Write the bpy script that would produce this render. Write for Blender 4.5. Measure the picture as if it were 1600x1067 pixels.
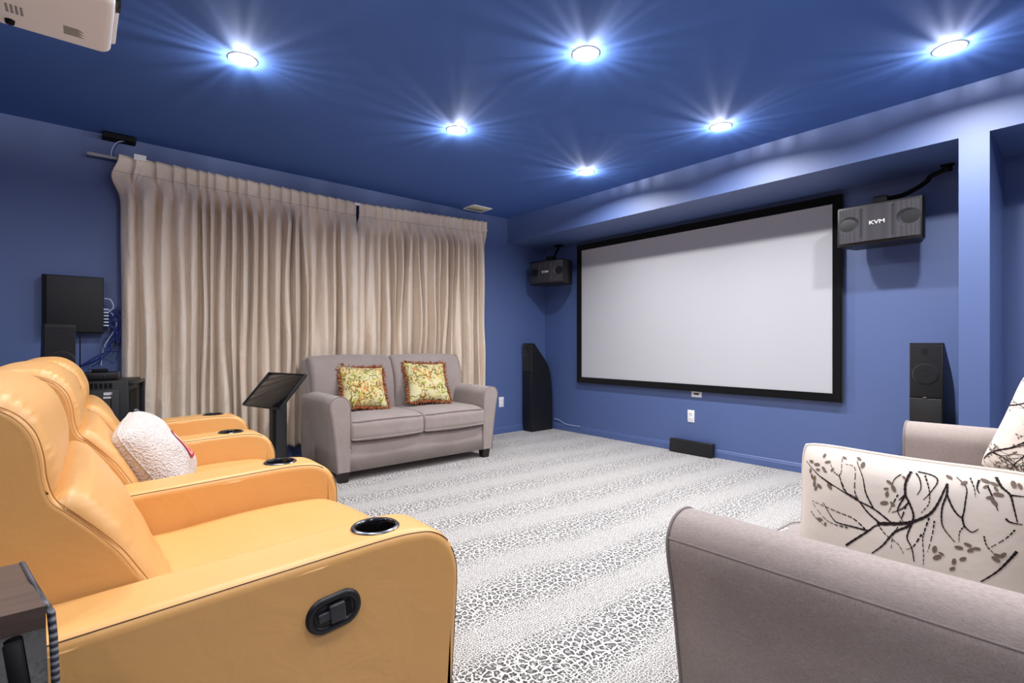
import bpy, bmesh, math, random
from math import sin, cos, pi, radians, sqrt
from mathutils import Vector, Matrix, noise
for o in list(bpy.data.objects): bpy.data.objects.remove(o)
S = bpy.context.scene
COL = S.collection

# ------------------------------------------------------------- camera, exposure
cam_d = bpy.data.cameras.new('camera'); cam = bpy.data.objects.new('camera', cam_d); COL.objects.link(cam)
cam_d.sensor_fit = 'HORIZONTAL'; cam_d.sensor_width = 36.0; cam_d.lens = 36*790/1600
cam_d.shift_y = 3.5/1600; cam_d.clip_start = 0.02
cam.location = (0, 0, 1.03); cam.rotation_euler = (radians(90), 0, radians(49.49))
S.camera = cam
S.view_settings.view_transform = 'Standard'; S.view_settings.look = 'None'
S.view_settings.gamma = 1; S.view_settings.use_curve_mapping = False
S.view_settings.exposure = -0.27
w = bpy.data.worlds.new('world'); S.world = w; w.use_nodes = True
w.node_tree.nodes['Background'].inputs[0].default_value = (0.5, 0.55, 0.7, 1)
w.node_tree.nodes['Background'].inputs[1].default_value = 0.3
SPOT_W = 15.0; HALO_W = 10.0; LENS_E = 14.0; FILL_W = 20.0

# room constants (metres): camera above the origin, screen wall towards +Y
XW, YW, H = -4.495, 4.38, 2.478
XR, YB = 1.9, -2.4
SOF_Y, SOF_Z = 3.77, 2.19

# ------------------------------------------------------------- helpers
def lin(c):
    return tuple(((v/255)/12.92 if v <= 10 else (((v/255)+.055)/1.055)**2.4) for v in c) + (1,)
class NT:
    """small wrapper round a material's node tree"""
    def __init__(s, name, col=(128,128,128), rough=.6, spec=.5, metal=0, sheen=0, coat=0):
        m = s.m = bpy.data.materials.new(name); m.use_nodes = True
        s.t = m.node_tree; s.b = s.t.nodes['Principled BSDF']
        s.b.inputs['Base Color'].default_value = lin(col); s.b.inputs['Roughness'].default_value = rough
        s.b.inputs['Specular IOR Level'].default_value = spec; s.b.inputs['Metallic'].default_value = metal
        s.b.inputs['Sheen Weight'].default_value = sheen; s.b.inputs['Coat Weight'].default_value = coat
    def n(s, kind, **kw):
        nd = s.t.nodes.new('ShaderNode'+kind)
        for k, v in kw.items():
            if k in nd.inputs: s.put(nd.inputs[k], v)
            else: setattr(nd, k, v)
        return nd
    def put(s, inp, v):
        if hasattr(v, 'is_output') or isinstance(v, bpy.types.NodeSocket): s.t.links.new(v, inp)
        else: inp.default_value = v
    def math(s, op, a, b=0., c=0.):
        nd = s.t.nodes.new('ShaderNodeMath'); nd.operation = op
        for i, v in enumerate((a, b, c)): s.put(nd.inputs[i], v)
        return nd.outputs[0]
    def mix(s, f, a, b):
        nd = s.t.nodes.new('ShaderNodeMix'); nd.data_type = 'RGBA'
        s.put(nd.inputs[0], f); s.put(nd.inputs[6], a); s.put(nd.inputs[7], b); return nd.outputs[2]
    def ramp(s, f, stops):
        nd = s.t.nodes.new('ShaderNodeValToRGB'); s.put(nd.inputs[0], f)
        e = nd.color_ramp.elements
        while len(e) < len(stops): e.new(.5)
        for el, (p, c) in zip(e, stops): el.position = p; el.color = c
        return nd.outputs[0]
    def coord(s, kind='Object', scale=(1,1,1), rot=(0,0,0), loc=(0,0,0)):
        tc = s.t.nodes.new('ShaderNodeTexCoord'); mp = s.t.nodes.new('ShaderNodeMapping')
        s.t.links.new(tc.outputs[kind], mp.inputs[0]); mp.inputs['Scale'].default_value = scale
        mp.inputs['Rotation'].default_value = rot; mp.inputs['Location'].default_value = loc
        return mp.outputs[0]
    def noise(s, vec, scale, detail=3, rough=.5, dist=0):
        nd = s.n('TexNoise', Scale=scale, Detail=detail, Roughness=rough, Distortion=dist); s.put(nd.inputs['Vector'], vec)
        return nd.outputs[0]
    def bump(s, h, strength=.3, dist=.01):
        nd = s.t.nodes.new('ShaderNodeBump'); nd.inputs['Strength'].default_value = strength
        nd.inputs['Distance'].default_value = dist; s.put(nd.inputs['Height'], h)
        if s.b.inputs['Normal'].links: s.t.links.new(s.b.inputs['Normal'].links[0].from_socket, nd.inputs['Normal'])
        s.t.links.new(nd.outputs[0], s.b.inputs['Normal'])
    def col(s, c): s.put(s.b.inputs['Base Color'], c)
W1 = (1,1,1,1); K1 = (0,0,0,1)

class MB:
    """collects shapes into one mesh"""
    def __init__(s): s.bm = bmesh.new(); s.mi = 0; s.flat = []
    def _tag(s, faces):
        for f in faces: f.material_index = s.mi
    def vf(s, vs, fs):
        v = [s.bm.verts.new(p) for p in vs]
        out = []
        for f in fs:
            try: out.append(s.bm.faces.new([v[i] for i in f]))
            except ValueError: pass
        s._tag(out); return s
    def box(s, lo, hi, bev=0, seg=2, M=None):
        r = bmesh.ops.create_cube(s.bm, size=1); vs = r['verts']
        c = [(a+b)/2 for a, b in zip(lo, hi)]; d = [abs(b-a) for a, b in zip(lo, hi)]
        for v in vs: v.co = Vector((v.co.x*d[0]+c[0], v.co.y*d[1]+c[1], v.co.z*d[2]+c[2]))
        es = list({e for v in vs for e in v.link_edges})
        fs = list({f for v in vs for f in v.link_faces}); s._tag(fs)
        if bev > 0:
            r = bmesh.ops.bevel(s.bm, geom=es, offset=bev, segments=seg, affect='EDGES', profile=.5)
            s._tag(r['faces']); vs = list({v for f in r['faces'] for v in f.verts} | {v for v in vs if v.is_valid})
        if M is not None:
            for v in vs: v.co = M @ v.co
        return s
    def grid(s, fn, nu, nv, closeu=False, closev=False):
        vs = [fn(i/nu if closeu else i/(nu-1), j/nv if closev else j/(nv-1)) for j in range(nv) for i in range(nu)]
        fs = []
        for j in range(nv if closev else nv-1):
            for i in range(nu if closeu else nu-1):
                a, b = i, (i+1) % nu; c, d = j*nu, ((j+1) % nv)*nu
                fs.append((a+c, b+c, b+d, a+d))
        return s.vf(vs, fs)
    def tube(s, pts, r, n=8, closed=False, caps=True):
        pts = [Vector(p) for p in pts]; N = len(pts); rings = []
        up = None
        for i, p in enumerate(pts):
            a = pts[(i-1) % N] if (closed or i > 0) else p; b = pts[(i+1) % N] if (closed or i < N-1) else p
            t = (b-a).normalized() if (b-a).length > 1e-9 else Vector((0,0,1))
            if up is None:
                up = Vector((0,0,1)) if abs(t.z) < .9 else Vector((1,0,0))
            u = (up - t*up.dot(t)); u = u.normalized() if u.length > 1e-6 else t.orthogonal().normalized()
            v = t.cross(u); up = u
            rr = r[i] if isinstance(r, (list, tuple)) else r
            rings.append([p+u*(rr*cos(2*pi*k/n))+v*(rr*sin(2*pi*k/n)) for k in range(n)])
        vs = [q for g in rings for q in g]; fs = []
        for i in range(N if closed else N-1):
            for k in range(n):
                fs.append((i*n+k, i*n+(k+1) % n, ((i+1) % N)*n+(k+1) % n, ((i+1) % N)*n+k))
        if caps and not closed: fs += [tuple(reversed(range(n))), tuple((N-1)*n+k for k in range(n))]
        return s.vf(vs, fs)
    def lathe(s, prof, c=(0,0,0), n=40, M=None):
        M = M or Matrix()
        vs = [M @ Vector((c[0]+r*cos(2*pi*k/n), c[1]+r*sin(2*pi*k/n), c[2]+z)) for r, z in prof for k in range(n)]
        fs = [(i*n+k, i*n+(k+1) % n, (i+1)*n+(k+1) % n, (i+1)*n+k) for i in range(len(prof)-1) for k in range(n)]
        return s.vf(vs, fs)
    def soft(s, poly, a0, a1, r, ax='x', crown=0., m=8, n=5, warp=None):
        """closed 2-D outline swept along an axis, ends rounded by r, belly crowned"""
        P = [Vector(p) for p in poly]; N = len(P)
        area = sum(P[i].x*P[(i+1) % N].y-P[(i+1) % N].x*P[i].y for i in range(N)); sg = 1 if area > 0 else -1
        nr = []
        for i in range(N):
            t = (P[(i+1) % N]-P[i-1]); t.normalize(); nr.append(Vector((t.y, -t.x))*sg)
        L = a1-a0; sec = []
        for k in range(n): th = pi/2*k/n; sec.append((a0+r*(1-cos(th)), r*(1-sin(th))))
        for k in range(m+1): sec.append((a0+r+(L-2*r)*k/m, 0.))
        for k in range(n-1, -1, -1): th = pi/2*k/n; sec.append((a1-r*(1-cos(th)), r*(1-sin(th))))
        vs = []
        for a, ins in sec:
            u = 2*(a-a0)/L-1; off = crown*(1-u*u)-ins
            for p, q in zip(P, nr):
                w_ = p+q*off
                v = Vector((a, w_.x, w_.y)) if ax == 'x' else Vector((w_.x, a, w_.y)) if ax == 'y' else Vector((w_.x, w_.y, a))
                vs.append(warp(v) if warp else v)
        K = len(sec)
        fs = [(i*N+k, i*N+(k+1) % N, (i+1)*N+(k+1) % N, (i+1)*N+k) for i in range(K-1) for k in range(N)]
        fs += [tuple(range(N)), tuple((K-1)*N+k for k in reversed(range(N)))]
        r_ = s.vf(vs, fs); s.bm.faces.ensure_lookup_table()
        s.flat += [s.bm.faces[-1], s.bm.faces[-2]]; return r_
    def build(s, name, mats, parent=None, smooth=True, off=None, auto=None):
        bmesh.ops.recalc_face_normals(s.bm, faces=s.bm.faces)
        me = bpy.data.meshes.new(name)
        if off is not None:
            for v in s.bm.verts: v.co -= Vector(off)
        for f in s.bm.faces: f.smooth = smooth
        for f in s.flat: f.smooth = False
        if auto:
            for e in s.bm.edges:
                if len(e.link_faces) == 2 and e.calc_face_angle(0) > radians(auto): e.smooth = False
        s.bm.to_mesh(me); s.bm.free()
        for m in (mats if isinstance(mats, (list, tuple)) else [mats]): me.materials.append(m)
        o = bpy.data.objects.new(name, me); COL.objects.link(o)
        if parent is not None: o.parent = parent
        return o

def spline(pts, k=6, closed=False):
    P = [Vector(p) for p in pts]; N = len(P); out = []
    g = (lambda i: P[i % N]) if closed else (lambda i: P[max(0, min(N-1, i))])
    for i in range(N if closed else N-1):
        a, b, c, d = g(i-1), g(i), g(i+1), g(i+2)
        for j in range(k):
            t = j/k
            out.append(.5*((2*b)+(c-a)*t+(2*a-5*b+4*c-d)*t*t+(3*b-a-3*c+d)*t**3))
    if not closed: out.append(P[-1])
    return out
def tag(o, label=None, cat=None, group=None, kind=None):
    if label: o['label'] = label
    if cat: o['category'] = cat
    if group: o['group'] = group
    if kind: o['kind'] = kind
    return o
def empty(name, loc, label, cat, group=None, rz=0, rot=None):
    o = bpy.data.objects.new(name, None); COL.objects.link(o); o.location = loc
    o.rotation_euler = rot or (0, 0, rz); o.empty_display_size = .1
    return tag(o, label, cat, group)
def struct(name, mb, mats, **k): return tag(mb.build(name, mats, **k), kind='structure')
def text_mesh(txt, size, depth, M, name, mat, parent):
    cu = bpy.data.curves.new('txt', 'FONT'); cu.body = txt; cu.size = size; cu.extrude = depth
    cu.align_x = 'CENTER'; cu.align_y = 'CENTER'; cu.resolution_u = 3; cu.offset = size*.012
    t = bpy.data.objects.new('txt', cu); COL.objects.link(t)
    dg = bpy.context.evaluated_depsgraph_get(); me = bpy.data.meshes.new_from_object(t.evaluated_get(dg))
    bpy.data.objects.remove(t); me.transform(M); me.materials.clear(); me.materials.append(mat)
    o = bpy.data.objects.new(name, me); COL.objects.link(o); o.parent = parent; return o

# ------------------------------------------------------------- materials
def m_wall(name, col, rough=.42, coat=1.):
    t = NT(name, col, rough, .45)
    t.b.inputs['Coat Weight'].default_value = coat; t.b.inputs['Coat Roughness'].default_value = .58; t.b.inputs['Coat IOR'].default_value = 1.6
    v = t.coord(); n = t.noise(v, 260, 2); t.bump(n, .10, .002)
    t.bump(t.noise(v, 2.2, 2), .15, .01)
    return t.m
M_WALL = m_wall('blue_wall_paint', (66, 90, 144), .6, 1.)
M_CEIL = m_wall('blue_ceiling_paint', (64, 100, 172), .85, 0)
M_TRIM = m_wall('blue_trim_paint', (66, 90, 144), .4)

def m_carpet():
    t = NT('leopard_carpet', (230,230,228), .95, .1, sheen=.25)
    base = t.coord('Object')
    wob = t.n('TexNoise', Scale=3.0, Detail=1.0); t.put(wob.inputs['Vector'], base)
    # slow diagonal bands decide how large the spots are
    rot = t.coord('Object', rot=(0,0,radians(BAND_ROT)))
    sx = t.n('SeparateXYZ'); t.put(sx.inputs[0], rot)
    wn = t.noise(base, 1.1, 1.5)
    ph = t.math('ADD', t.math('MULTIPLY', sx.outputs[0], 2*pi/BAND_P), t.math('MULTIPLY', wn, 4.5))
    band = t.math('MULTIPLY_ADD', t.math('SINE', ph), .5, .5)
    warp = t.n('VectorMath', operation='MULTIPLY_ADD')
    nz = t.n('TexNoise', Scale=55.0, Detail=1.0); t.put(nz.inputs['Vector'], base)
    t.put(warp.inputs[0], nz.outputs[1]); warp.inputs[1].default_value = (.012,.012,0); t.put(warp.inputs[2], base)
    def spots(sc, seed, wgap):
        mp = t.n('Mapping'); t.put(mp.inputs[0], warp.outputs[0])
        mp.inputs['Scale'].default_value = (sc*1.0, sc*1.15, 0); mp.inputs['Location'].default_value = (seed, seed*2, 0)
        vo = t.n('TexVoronoi', voronoi_dimensions='2D', Scale=1.0, Randomness=.75); t.put(vo.inputs['Vector'], mp.outputs[0])
        ve = t.n('TexVoronoi', voronoi_dimensions='2D', feature='DISTANCE_TO_EDGE', Scale=1.0, Randomness=.75); t.put(ve.inputs['Vector'], mp.outputs[0])
        e = ve.outputs['Distance']
        brk = t.noise(mp.outputs[0], 2.6, 1)
        inside = t.math('GREATER_THAN', e, wgap)                      # inside the spot
        ring = t.math('LESS_THAN', e, t.math('MULTIPLY_ADD', brk, .42, .09))
        core = t.math('SUBTRACT', 1., ring)
        dark = t.math('MULTIPLY', inside, t.math('MULTIPLY_ADD', core, -.28, 1.))
        gap = t.math('GREATER_THAN', t.noise(mp.outputs[0], 3.2, 0), .40)   # broken rosettes
        return t.math('MULTIPLY', dark, t.math('MULTIPLY_ADD', gap, .9, .1))
    S4 = [spots(29, 0, .10), spots(40, 5, .10), spots(58, 11, .115), spots(88, 17, .135)]
    bj = t.math('ADD', band, t.math('MULTIPLY_ADD', t.noise(base, 22, 1), .24, -.12))
    v = S4[0]
    for th, sp in ((.76, S4[1]), (.50, S4[2]), (.24, S4[3])):
        k = t.math('LESS_THAN', bj, th)
        mx = t.n('Mix'); t.put(mx.inputs[0], k); t.put(mx.inputs[2], v); t.put(mx.inputs[3], sp); v = mx.outputs[0]
    pile = t.noise(base, 420, 2)
    white = t.mix(pile, lin((190,187,183)), lin((228,224,220)))
    dark = t.mix(pile, lin((18,18,20)), lin((46,45,47)))
    t.col(t.mix(t.math('MULTIPLY', v, .96), white, dark))
    t.bump(pile, .5, .004)
    return t.m
BAND_ROT = 4; BAND_P = .41
M_CARPET = m_carpet()

def m_leather():
    t = NT('tan_leather', (222,164,92), .42, .5)
    t.b.inputs['Coat Weight'].default_value = .35; t.b.inputs['Coat Roughness'].default_value = .55
    v = t.coord()
    vo = t.n('TexVoronoi', feature='DISTANCE_TO_EDGE', Scale=420.0); t.put(vo.inputs['Vector'], v)
    t.bump(vo.outputs['Distance'], .12, .0015)
    t.bump(t.noise(v, 9, 3, .55, .6), .25, .012)
    n = t.noise(v, 3, 3); t.col(t.mix(n, lin((213,156,85)), lin((225,172,105))))
    t.put(t.b.inputs['Roughness'], t.math('MULTIPLY_ADD', t.noise(v, 30, 2), .16, .32))
    return t.m
M_LEATHER = m_leather()
M_STITCH = NT('tan_stitching', (170,112,56), .6).m
M_PIPING = NT('dark_leather_seam', (96,66,32), .6).m
def m_fabric(name, c1, c2, sc=900, sheen=.3):
    t = NT(name, c1, .88, .2, sheen=sheen)
    v = t.coord(scale=(1,1,1))
    a = t.noise(t.coord(scale=(sc,sc,sc*.12)), 1, 1); b = t.noise(t.coord(scale=(sc*.12,sc*.12,sc)), 1, 1)
    wv = t.math('MULTIPLY', t.math('ADD', a, b), .5)
    big = t.noise(v, 5, 3)
    f = t.math('ADD', t.math('MULTIPLY', wv, 1.1), t.math('MULTIPLY_ADD', big, .35, -.25))
    t.col(t.mix(f, lin(c1), lin(c2))); t.bump(wv, .35, .0015); t.bump(t.noise(v, 7, 3), .3, .02)
    return t.m
M_GREY = m_fabric('grey_upholstery', (108,98,94), (184,170,164))
M_WELT = m_fabric('grey_welt', (104,94,91), (166,154,150))
def m_curtain():
    t = NT('champagne_taffeta', (186,166,146), .36, .55, sheen=.2)
    v = t.coord(scale=(1,1,.42)); n1 = t.noise(v, 11, 5, .62, .8)
    v2 = t.coord(scale=(1,1,2.2)); n2 = t.noise(v2, 26, 4, .6, 1.2)
    slub = t.noise(t.coord(scale=(60,60,900)), 1, 1)
    t.col(t.mix(t.noise(t.coord(scale=(1,1,.3)), 5, 3), lin((216,196,174)), lin((238,224,208))))
    t.bump(n1, .45, .035); t.bump(n2, .16, .012); t.bump(slub, .15, .001)
    return t.m
M_CURTAIN = m_curtain()
def simple(name, c, rough=.5, **k): return NT(name, c, rough, **k).m
M_BLACK = simple('black_plastic', (16,16,18), .42)
M_BLACKM = simple('matte_black', (11,11,13), .75, spec=.25)
M_VELVET = simple('black_velvet', (7,7,9), .95, spec=.1, sheen=.15)
M_GLOSSK = simple('gloss_black', (14,13,14), .12)
M_DARKMET = simple('dark_metal', (52,52,58), .35, metal=.6)
M_CHROME = simple('chrome_rim', (150,150,155), .22, metal=1)
M_WHITEP = simple('white_plastic', (232,232,234), .4)
M_WOODK = simple('espresso_wood', (32,24,22), .35)
M_CABLEB = simple('blue_cable', (26,44,120), .45)
M_CABLEW = simple('white_cable', (200,208,235), .45)
M_SILVER = simple('brushed_bar', (150,150,150), .4, metal=.4)
M_PRINT = simple('grey_print', (96,96,100), .6)
def m_screen():
    t = NT('screen_cloth', (184,184,190), .8, .1)
    t.bump(t.noise(t.coord(), 800, 1), .05, .001); return t.m
M_SCREEN = m_screen()
def m_emit(name, c, e):
    m = bpy.data.materials.new(name); m.use_nodes = True; t = m.node_tree
    t.nodes.remove(t.nodes['Principled BSDF']); em = t.nodes.new('ShaderNodeEmission')
    em.inputs[0].default_value = c; em.inputs[1].default_value = e
    t.links.new(em.outputs[0], t.nodes['Material Output'].inputs[0]); return m
M_LENS = m_emit('lamp_lens', (.93,.96,1,1), LENS_E)
def m_grille():
    t = NT('speaker_grille', (44,43,48), .6, .3)
    v = t.coord(scale=(1,1,1)); vo = t.n('TexVoronoi', Scale=330.0, Randomness=.0); t.put(vo.inputs['Vector'], v)
    h = t.math('GREATER_THAN', vo.outputs['Distance'], .33)
    t.col(t.mix(h, lin((20,20,23)), lin((62,60,66)))); t.bump(h, .3, .001); return t.m
M_GRILLE = m_grille()
M_GRILLE2 = simple('black_cloth_grille', (23,22,26), .85, spec=.2, sheen=.2)

# ------------------------------------------------------------- room shell
T = .12
struct('floor', MB().box((XW-T,YB-T,-.1),(XR+T,YW+T,0)), M_CARPET, smooth=False)
struct('ceiling', MB().box((XW-T,YB-T,H),(XR+T,YW+T,H+.1)), M_CEIL, smooth=False)
struct('wall_left', MB().box((XW-T,YB-T,0),(XW,YW+T,H)), M_WALL, smooth=False)
struct('wall_front', MB().box((XW,YW,0),(XR,YW+T,H)), M_WALL, smooth=False)
struct('wall_right', MB().box((XR,YB-T,0),(XR+T,YW+T,H)), M_WALL, smooth=False)
struct('wall_back', MB().box((XW,YB-T,0),(XR,YB,H)), M_WALL, smooth=False)
sf = MB().box((XW,SOF_Y,SOF_Z),(XR,YW,H), 0)
struct('trim_1', sf, M_WALL, smooth=False)                              # soffit along the screen wall
struct('trim_2', MB().box((-.532,SOF_Y,0),(-.404,YW,SOF_Z), 0), M_WALL, smooth=False)   # pier
def baseboard(name, a, b, inward):
    m = MB(); prof = [(0,0),(.014,0),(.014,.052),(.011,.058),(.011,.066),(.006,.075),(0,.075)]
    a = Vector(a+(0,)); b = Vector(b+(0,)); n = Vector(inward+(0,))
    vs = [p+n*x+Vector((0,0,z)) for p in (a,b) for x,z in prof]; k = len(prof)
    m.vf(vs, [(i,(i+1)%k,k+(i+1)%k,k+i) for i in range(k)]+[tuple(range(k)),tuple(range(k,2*k))])
    return struct(name, m, M_TRIM, smooth=False)
baseboard('baseboard_left', (XW,YB), (XW,YW), (1,0))
baseboard('baseboard_front', (XW,YW), (-.532,YW), (0,-1))
baseboard('baseboard_niche', (-.404,YW), (XR,YW), (0,-1))
baseboard('baseboard_pier', (-.546,SOF_Y), (-.39,SOF_Y), (0,-1))

# ------------------------------------------------------------- ceiling downlights
def add_halo_lamp(name, loc, energy, parent):  # extra point lamp; noise draws the bloom and rays on the ceiling
    d = bpy.data.lights.new(name, 'POINT'); d.energy = energy; d.shadow_soft_size = .02; d.color = (1,.97,.95)
    d.use_nodes = True; t = d.node_tree; em = t.nodes['Emission']
    tc = t.nodes.new('ShaderNodeTexCoord'); mp = t.nodes.new('ShaderNodeMapping'); mp.inputs['Scale'].default_value = (1,1,0)
    nr = t.nodes.new('ShaderNodeVectorMath'); nr.operation = 'NORMALIZE'
    nz = t.nodes.new('ShaderNodeTexNoise'); nz.inputs['Scale'].default_value = 6; nz.inputs['Detail'].default_value = 3
    mr = t.nodes.new('ShaderNodeMapRange'); mr.inputs[1].default_value = .36; mr.inputs[2].default_value = .64
    mr.inputs[3].default_value = .25; mr.inputs[4].default_value = 1.9
    t.links.new(tc.outputs['Normal'], mp.inputs[0]); t.links.new(mp.outputs[0], nr.inputs[0]); t.links.new(nr.outputs[0], nz.inputs['Vector'])
    sp = t.nodes.new('ShaderNodeSeparateXYZ'); t.links.new(tc.outputs['Normal'], sp.inputs[0])
    m2 = t.nodes.new('ShaderNodeMapRange'); m2.inputs[1].default_value = -.14; m2.inputs[2].default_value = .03; m2.inputs[3].default_value = .015; m2.inputs[4].default_value = 1
    t.links.new(sp.outputs[2], m2.inputs[0]); mu = t.nodes.new('ShaderNodeMath'); mu.operation = 'MULTIPLY'
    t.links.new(nz.outputs[0], mr.inputs[0]); t.links.new(mr.outputs[0], mu.inputs[0]); t.links.new(m2.outputs[0], mu.inputs[1]); t.links.new(mu.outputs[0], em.inputs['Strength'])
    o = bpy.data.objects.new(name, d); COL.objects.link(o); o.location = loc; o.parent = parent; return o
def disk(name, loc, energy, parent):
    d = bpy.data.lights.new(name, 'AREA'); d.shape = 'DISK'; d.size = .095; d.energy = energy; d.color = (1,.985,.97); d.spread = radians(158)
    o = bpy.data.objects.new(name, d); COL.objects.link(o); o.location = loc; o.parent = parent; return o
def downlight(x, y, label, group):
    k = 2.1 if y > 3 else 1.1 if y > 1.5 else .9 if y > 0 else .75
    if x > 0 and y < 3: k *= .6
    r = empty('ceiling_light', (x,y,H), label, 'ceiling light', group)
    MB().lathe([(.055,.0),(.0555,-.003),(.061,-.0045),(.067,-.003),(.069,0)], n=48).build('trim_ring', M_WHITEP, r)
    MB().lathe([(.0,-.010),(.02,-.0092),(.04,-.0065),(.0555,-.0022),(.0555,0)], n=48).build('lens', M_LENS, r)
    disk('lamp_beam', (0,0,-.016), SPOT_W*k, r)
    add_halo_lamp('added_halo', (0,0,-.030), HALO_W, r)  # added lamp under the lens, only for the ceiling halo
G = 'recessed downlights in the blue ceiling'
for x, y, l in [(-2.85,.63,'recessed downlight nearest the projector, large and lit at upper left'),
                (-1.68,1.92,'large lit recessed downlight at top centre of the ceiling'),
                (-.49,3.24,'lit recessed downlight nearest the blue pier at upper right'),
                (-2.85,1.94,'lit recessed downlight over the loveseat, middle of the left row'),
                (-1.66,3.25,'lit recessed downlight above the right half of the screen'),
                (-2.84,3.25,'smallest lit recessed downlight, nearest the far room corner')]: downlight(x, y, l, G)
for x, y in [(-1.67,.63),(-.49,.63),(-.49,1.93),(.68,.63),(.68,1.93),(.68,3.24),(-2.85,-.67),(-1.67,-.67),(-.49,-.67),(.68,-.67)]:  # out of view, added to fill the room with light
    downlight(x, y, 'added unseen fill downlight overhead or behind the camera', 'added unseen fill downlights')

# ------------------------------------------------------------- ceiling vent
v = empty('ceiling_vent', (-4.345,3.23,H), 'small square white air vent in ceiling beside curtain end', 'vent')
m = MB()
for lo, hi in (((-.1,-.125),(-.088,.125)),((.088,-.125),(.1,.125)),((-.1,-.125),(.1,-.113)),((-.1,.113),(.1,.125))):
    m.box((*lo,-.010),(*hi,-.0005), .002)
m.build('frame', M_WHITEP, v)
m = MB()
for k in range(12): m.box((-.088,-.112+k*.019,-.008),(.088,-.112+k*.019+.013,-.004))
m.box((-.088,-.113,-.004),(.088,.113,-.001)); m.build('louvre', simple('cream_louvre', (205,200,172), .5), v)

# ------------------------------------------------------------- screen
sc = empty('projector_screen', (-2.6,YW,.59), 'large white projection screen in wide black frame on blue wall', 'projector screen')
x0,x1,z0,z1 = -3.925-.001,-1.272,.588,2.153; fy0,fy1 = 4.325,4.372; fw = .064
m = MB()
def framebar(m, p, q, r, s_): m.vf([p,q,r,s_],[(0,1,2,3)])
o_ = [(x0,z0),(x1,z0),(x1,z1),(x0,z1)]; i_ = [(x0+fw,z0+fw),(x1-fw,z0+fw),(x1-fw,z1-fw),(x0+fw,z1-fw)]
md = [(x0+.008,z0+.008),(x1-.008,z0+.008),(x1-.008,z1-.008),(x0+.008,z1-.008)]
rings = [[(a,fy1,b) for a,b in o_],[(a,fy0+.006,b) for a,b in o_],[(a,fy0,b) for a,b in md],[(a,fy0+.010,b) for a,b in i_],[(a,fy0+.024,b) for a,b in i_],[(a,fy1,b) for a,b in i_]]
m.vf([p for r in rings for p in r], [(i*4+k,i*4+(k+1)%4,((i+1)%6)*4+(k+1)%4,((i+1)%6)*4+k) for i in range(6) for k in range(4)])
m.build('frame', M_VELVET, sc, smooth=False, off=sc.location)
MB().box((x0+fw-.01,fy0+.018,z0+fw-.01),(x1-fw+.01,fy0+.022,z1-fw+.01)).build('screen_cloth', M_SCREEN, sc, smooth=False, off=sc.location)
m = MB(); 
for xx in (x0+.5, x1-.5):
    for za, zb_ in ((z1-.10,z1-.02),(z0+.02,z0+.06)): MB().box((xx-.05,fy1-.004,za),(xx+.05,YW-.0005,zb_)).build('wall_bracket', M_BLACKM, sc, smooth=False, off=sc.location)

# ------------------------------------------------------------- curtains
def curtain(y0, y1, zt0, zt1, n, seed, label, hang=.0):
    rnd = random.Random(seed)
    ws = [rnd.uniform(.7,1.3)*(1.5 if (k < 3 and seed == 3) else 1) for k in range(n)]; tot = sum(ws); ws = [a/tot for a in ws]
    cum = [0]
    for a in ws: cum.append(cum[-1]+a)
    amp = [rnd.uniform(.45,1.35) for _ in range(n+1)]; skew = [rnd.uniform(-.25,.25) for _ in range(n+1)]
    per = 18; NU = n*per+1; NV = 110; zb = .17
    def fn(u, vv):
        i = min(n-1, int(u*n+1e-9)); f = u*n-i
        # pleats wander a little with height
        z = 1-vv
        s_ = cum[i]+ws[i]*f; y = y0+(y1-y0)*s_
        zt = zt0+(zt1-zt0)*s_
        zz = zb+.012*sin(9*s_+seed)*(1-vv)+(zt-zb)*vv
        d = zt-zz                                    # distance below the top
        g = min(1, max(0, (d-.105)/.22)); g = g*g*(3-2*g)
        a0 = amp[i]*(1-f)+amp[i+1]*f
        saw = (.5-f) if f < .94 else (-.44+(f-.94)/.06*.94)
        head = .030*saw
        wob = noise.noise(Vector((s_*n*.55, d*1.1+seed, 3.1)))
        fq = f+skew[i]*(1-abs(2*f-1))*.6+.10*wob*(1-abs(2*f-1))
        ph = 2*pi*fq
        fold = .75-1.9*min(1,abs(2*fq-1))**2.6
        big = noise.noise(Vector((s_*n*.33, d*.35, seed*1.7)))*.055
        fine = noise.noise(Vector((s_*n*2.3, d*2.3, seed)))*.010
        dep = (.056*a0*fold*(1+.5*wob)+.030*cos(pi*(i+f)+wob*3)*min(1,max(0,(d-.5)/.9))+big+fine)*g + head*(1-g)*(1 if d < .11 else .8)
        if .105 < d < .125: dep -= .004
        y += (.020*sin(ph*1.0+1.2)*a0*.5+.03*wob)*g*(.35 if (i == 0 or i == n-1) else 1)
        if seed == 3: y += .045*g*max(0, (u-.96)/.04)
        else: y -= .045*g*max(0, (.04-u)/.04)
        if hang: y += -hang*math.exp(-((d-.16)/.09)**2)*max(0, 1-s_*9)+.012*g*max(0,1-s_*9)
        x = -4.40+max(-.08,dep)
        sq = math.exp(-((zz-.45)/.5)**4)*max(0, min(1,(y-1.2)/.25))*max(0, min(1,(3.0-y)/.25))
        x = x*(1-sq)+(-4.425+dep*.45)*sq             # pressed flatter behind the loveseat
        return Vector((x, y, zz))
    c = empty('curtain', (-4.405,(y0+y1)/2,zb), label, 'curtain', 'champagne curtains on the long wall')
    m = MB(); fs = m.grid(fn, NU, NV)
    o = m.build('pleated_cloth', M_CURTAIN, c, off=c.location)
    sd = o.modifiers.new('s', 'SOLIDIFY'); sd.thickness = .002; sd.offset = 0
    # stitched heading tape line
    pts = []
    for i in range(NU):
        u = i/(NU-1); q = fn(u, 1-.118/(zt0-zb)); q.x += .0022; pts.append(q)
    MB().tube(pts, .0012, 4).build('heading_seam', M_CURTSEAM, c, off=c.location)
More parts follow.
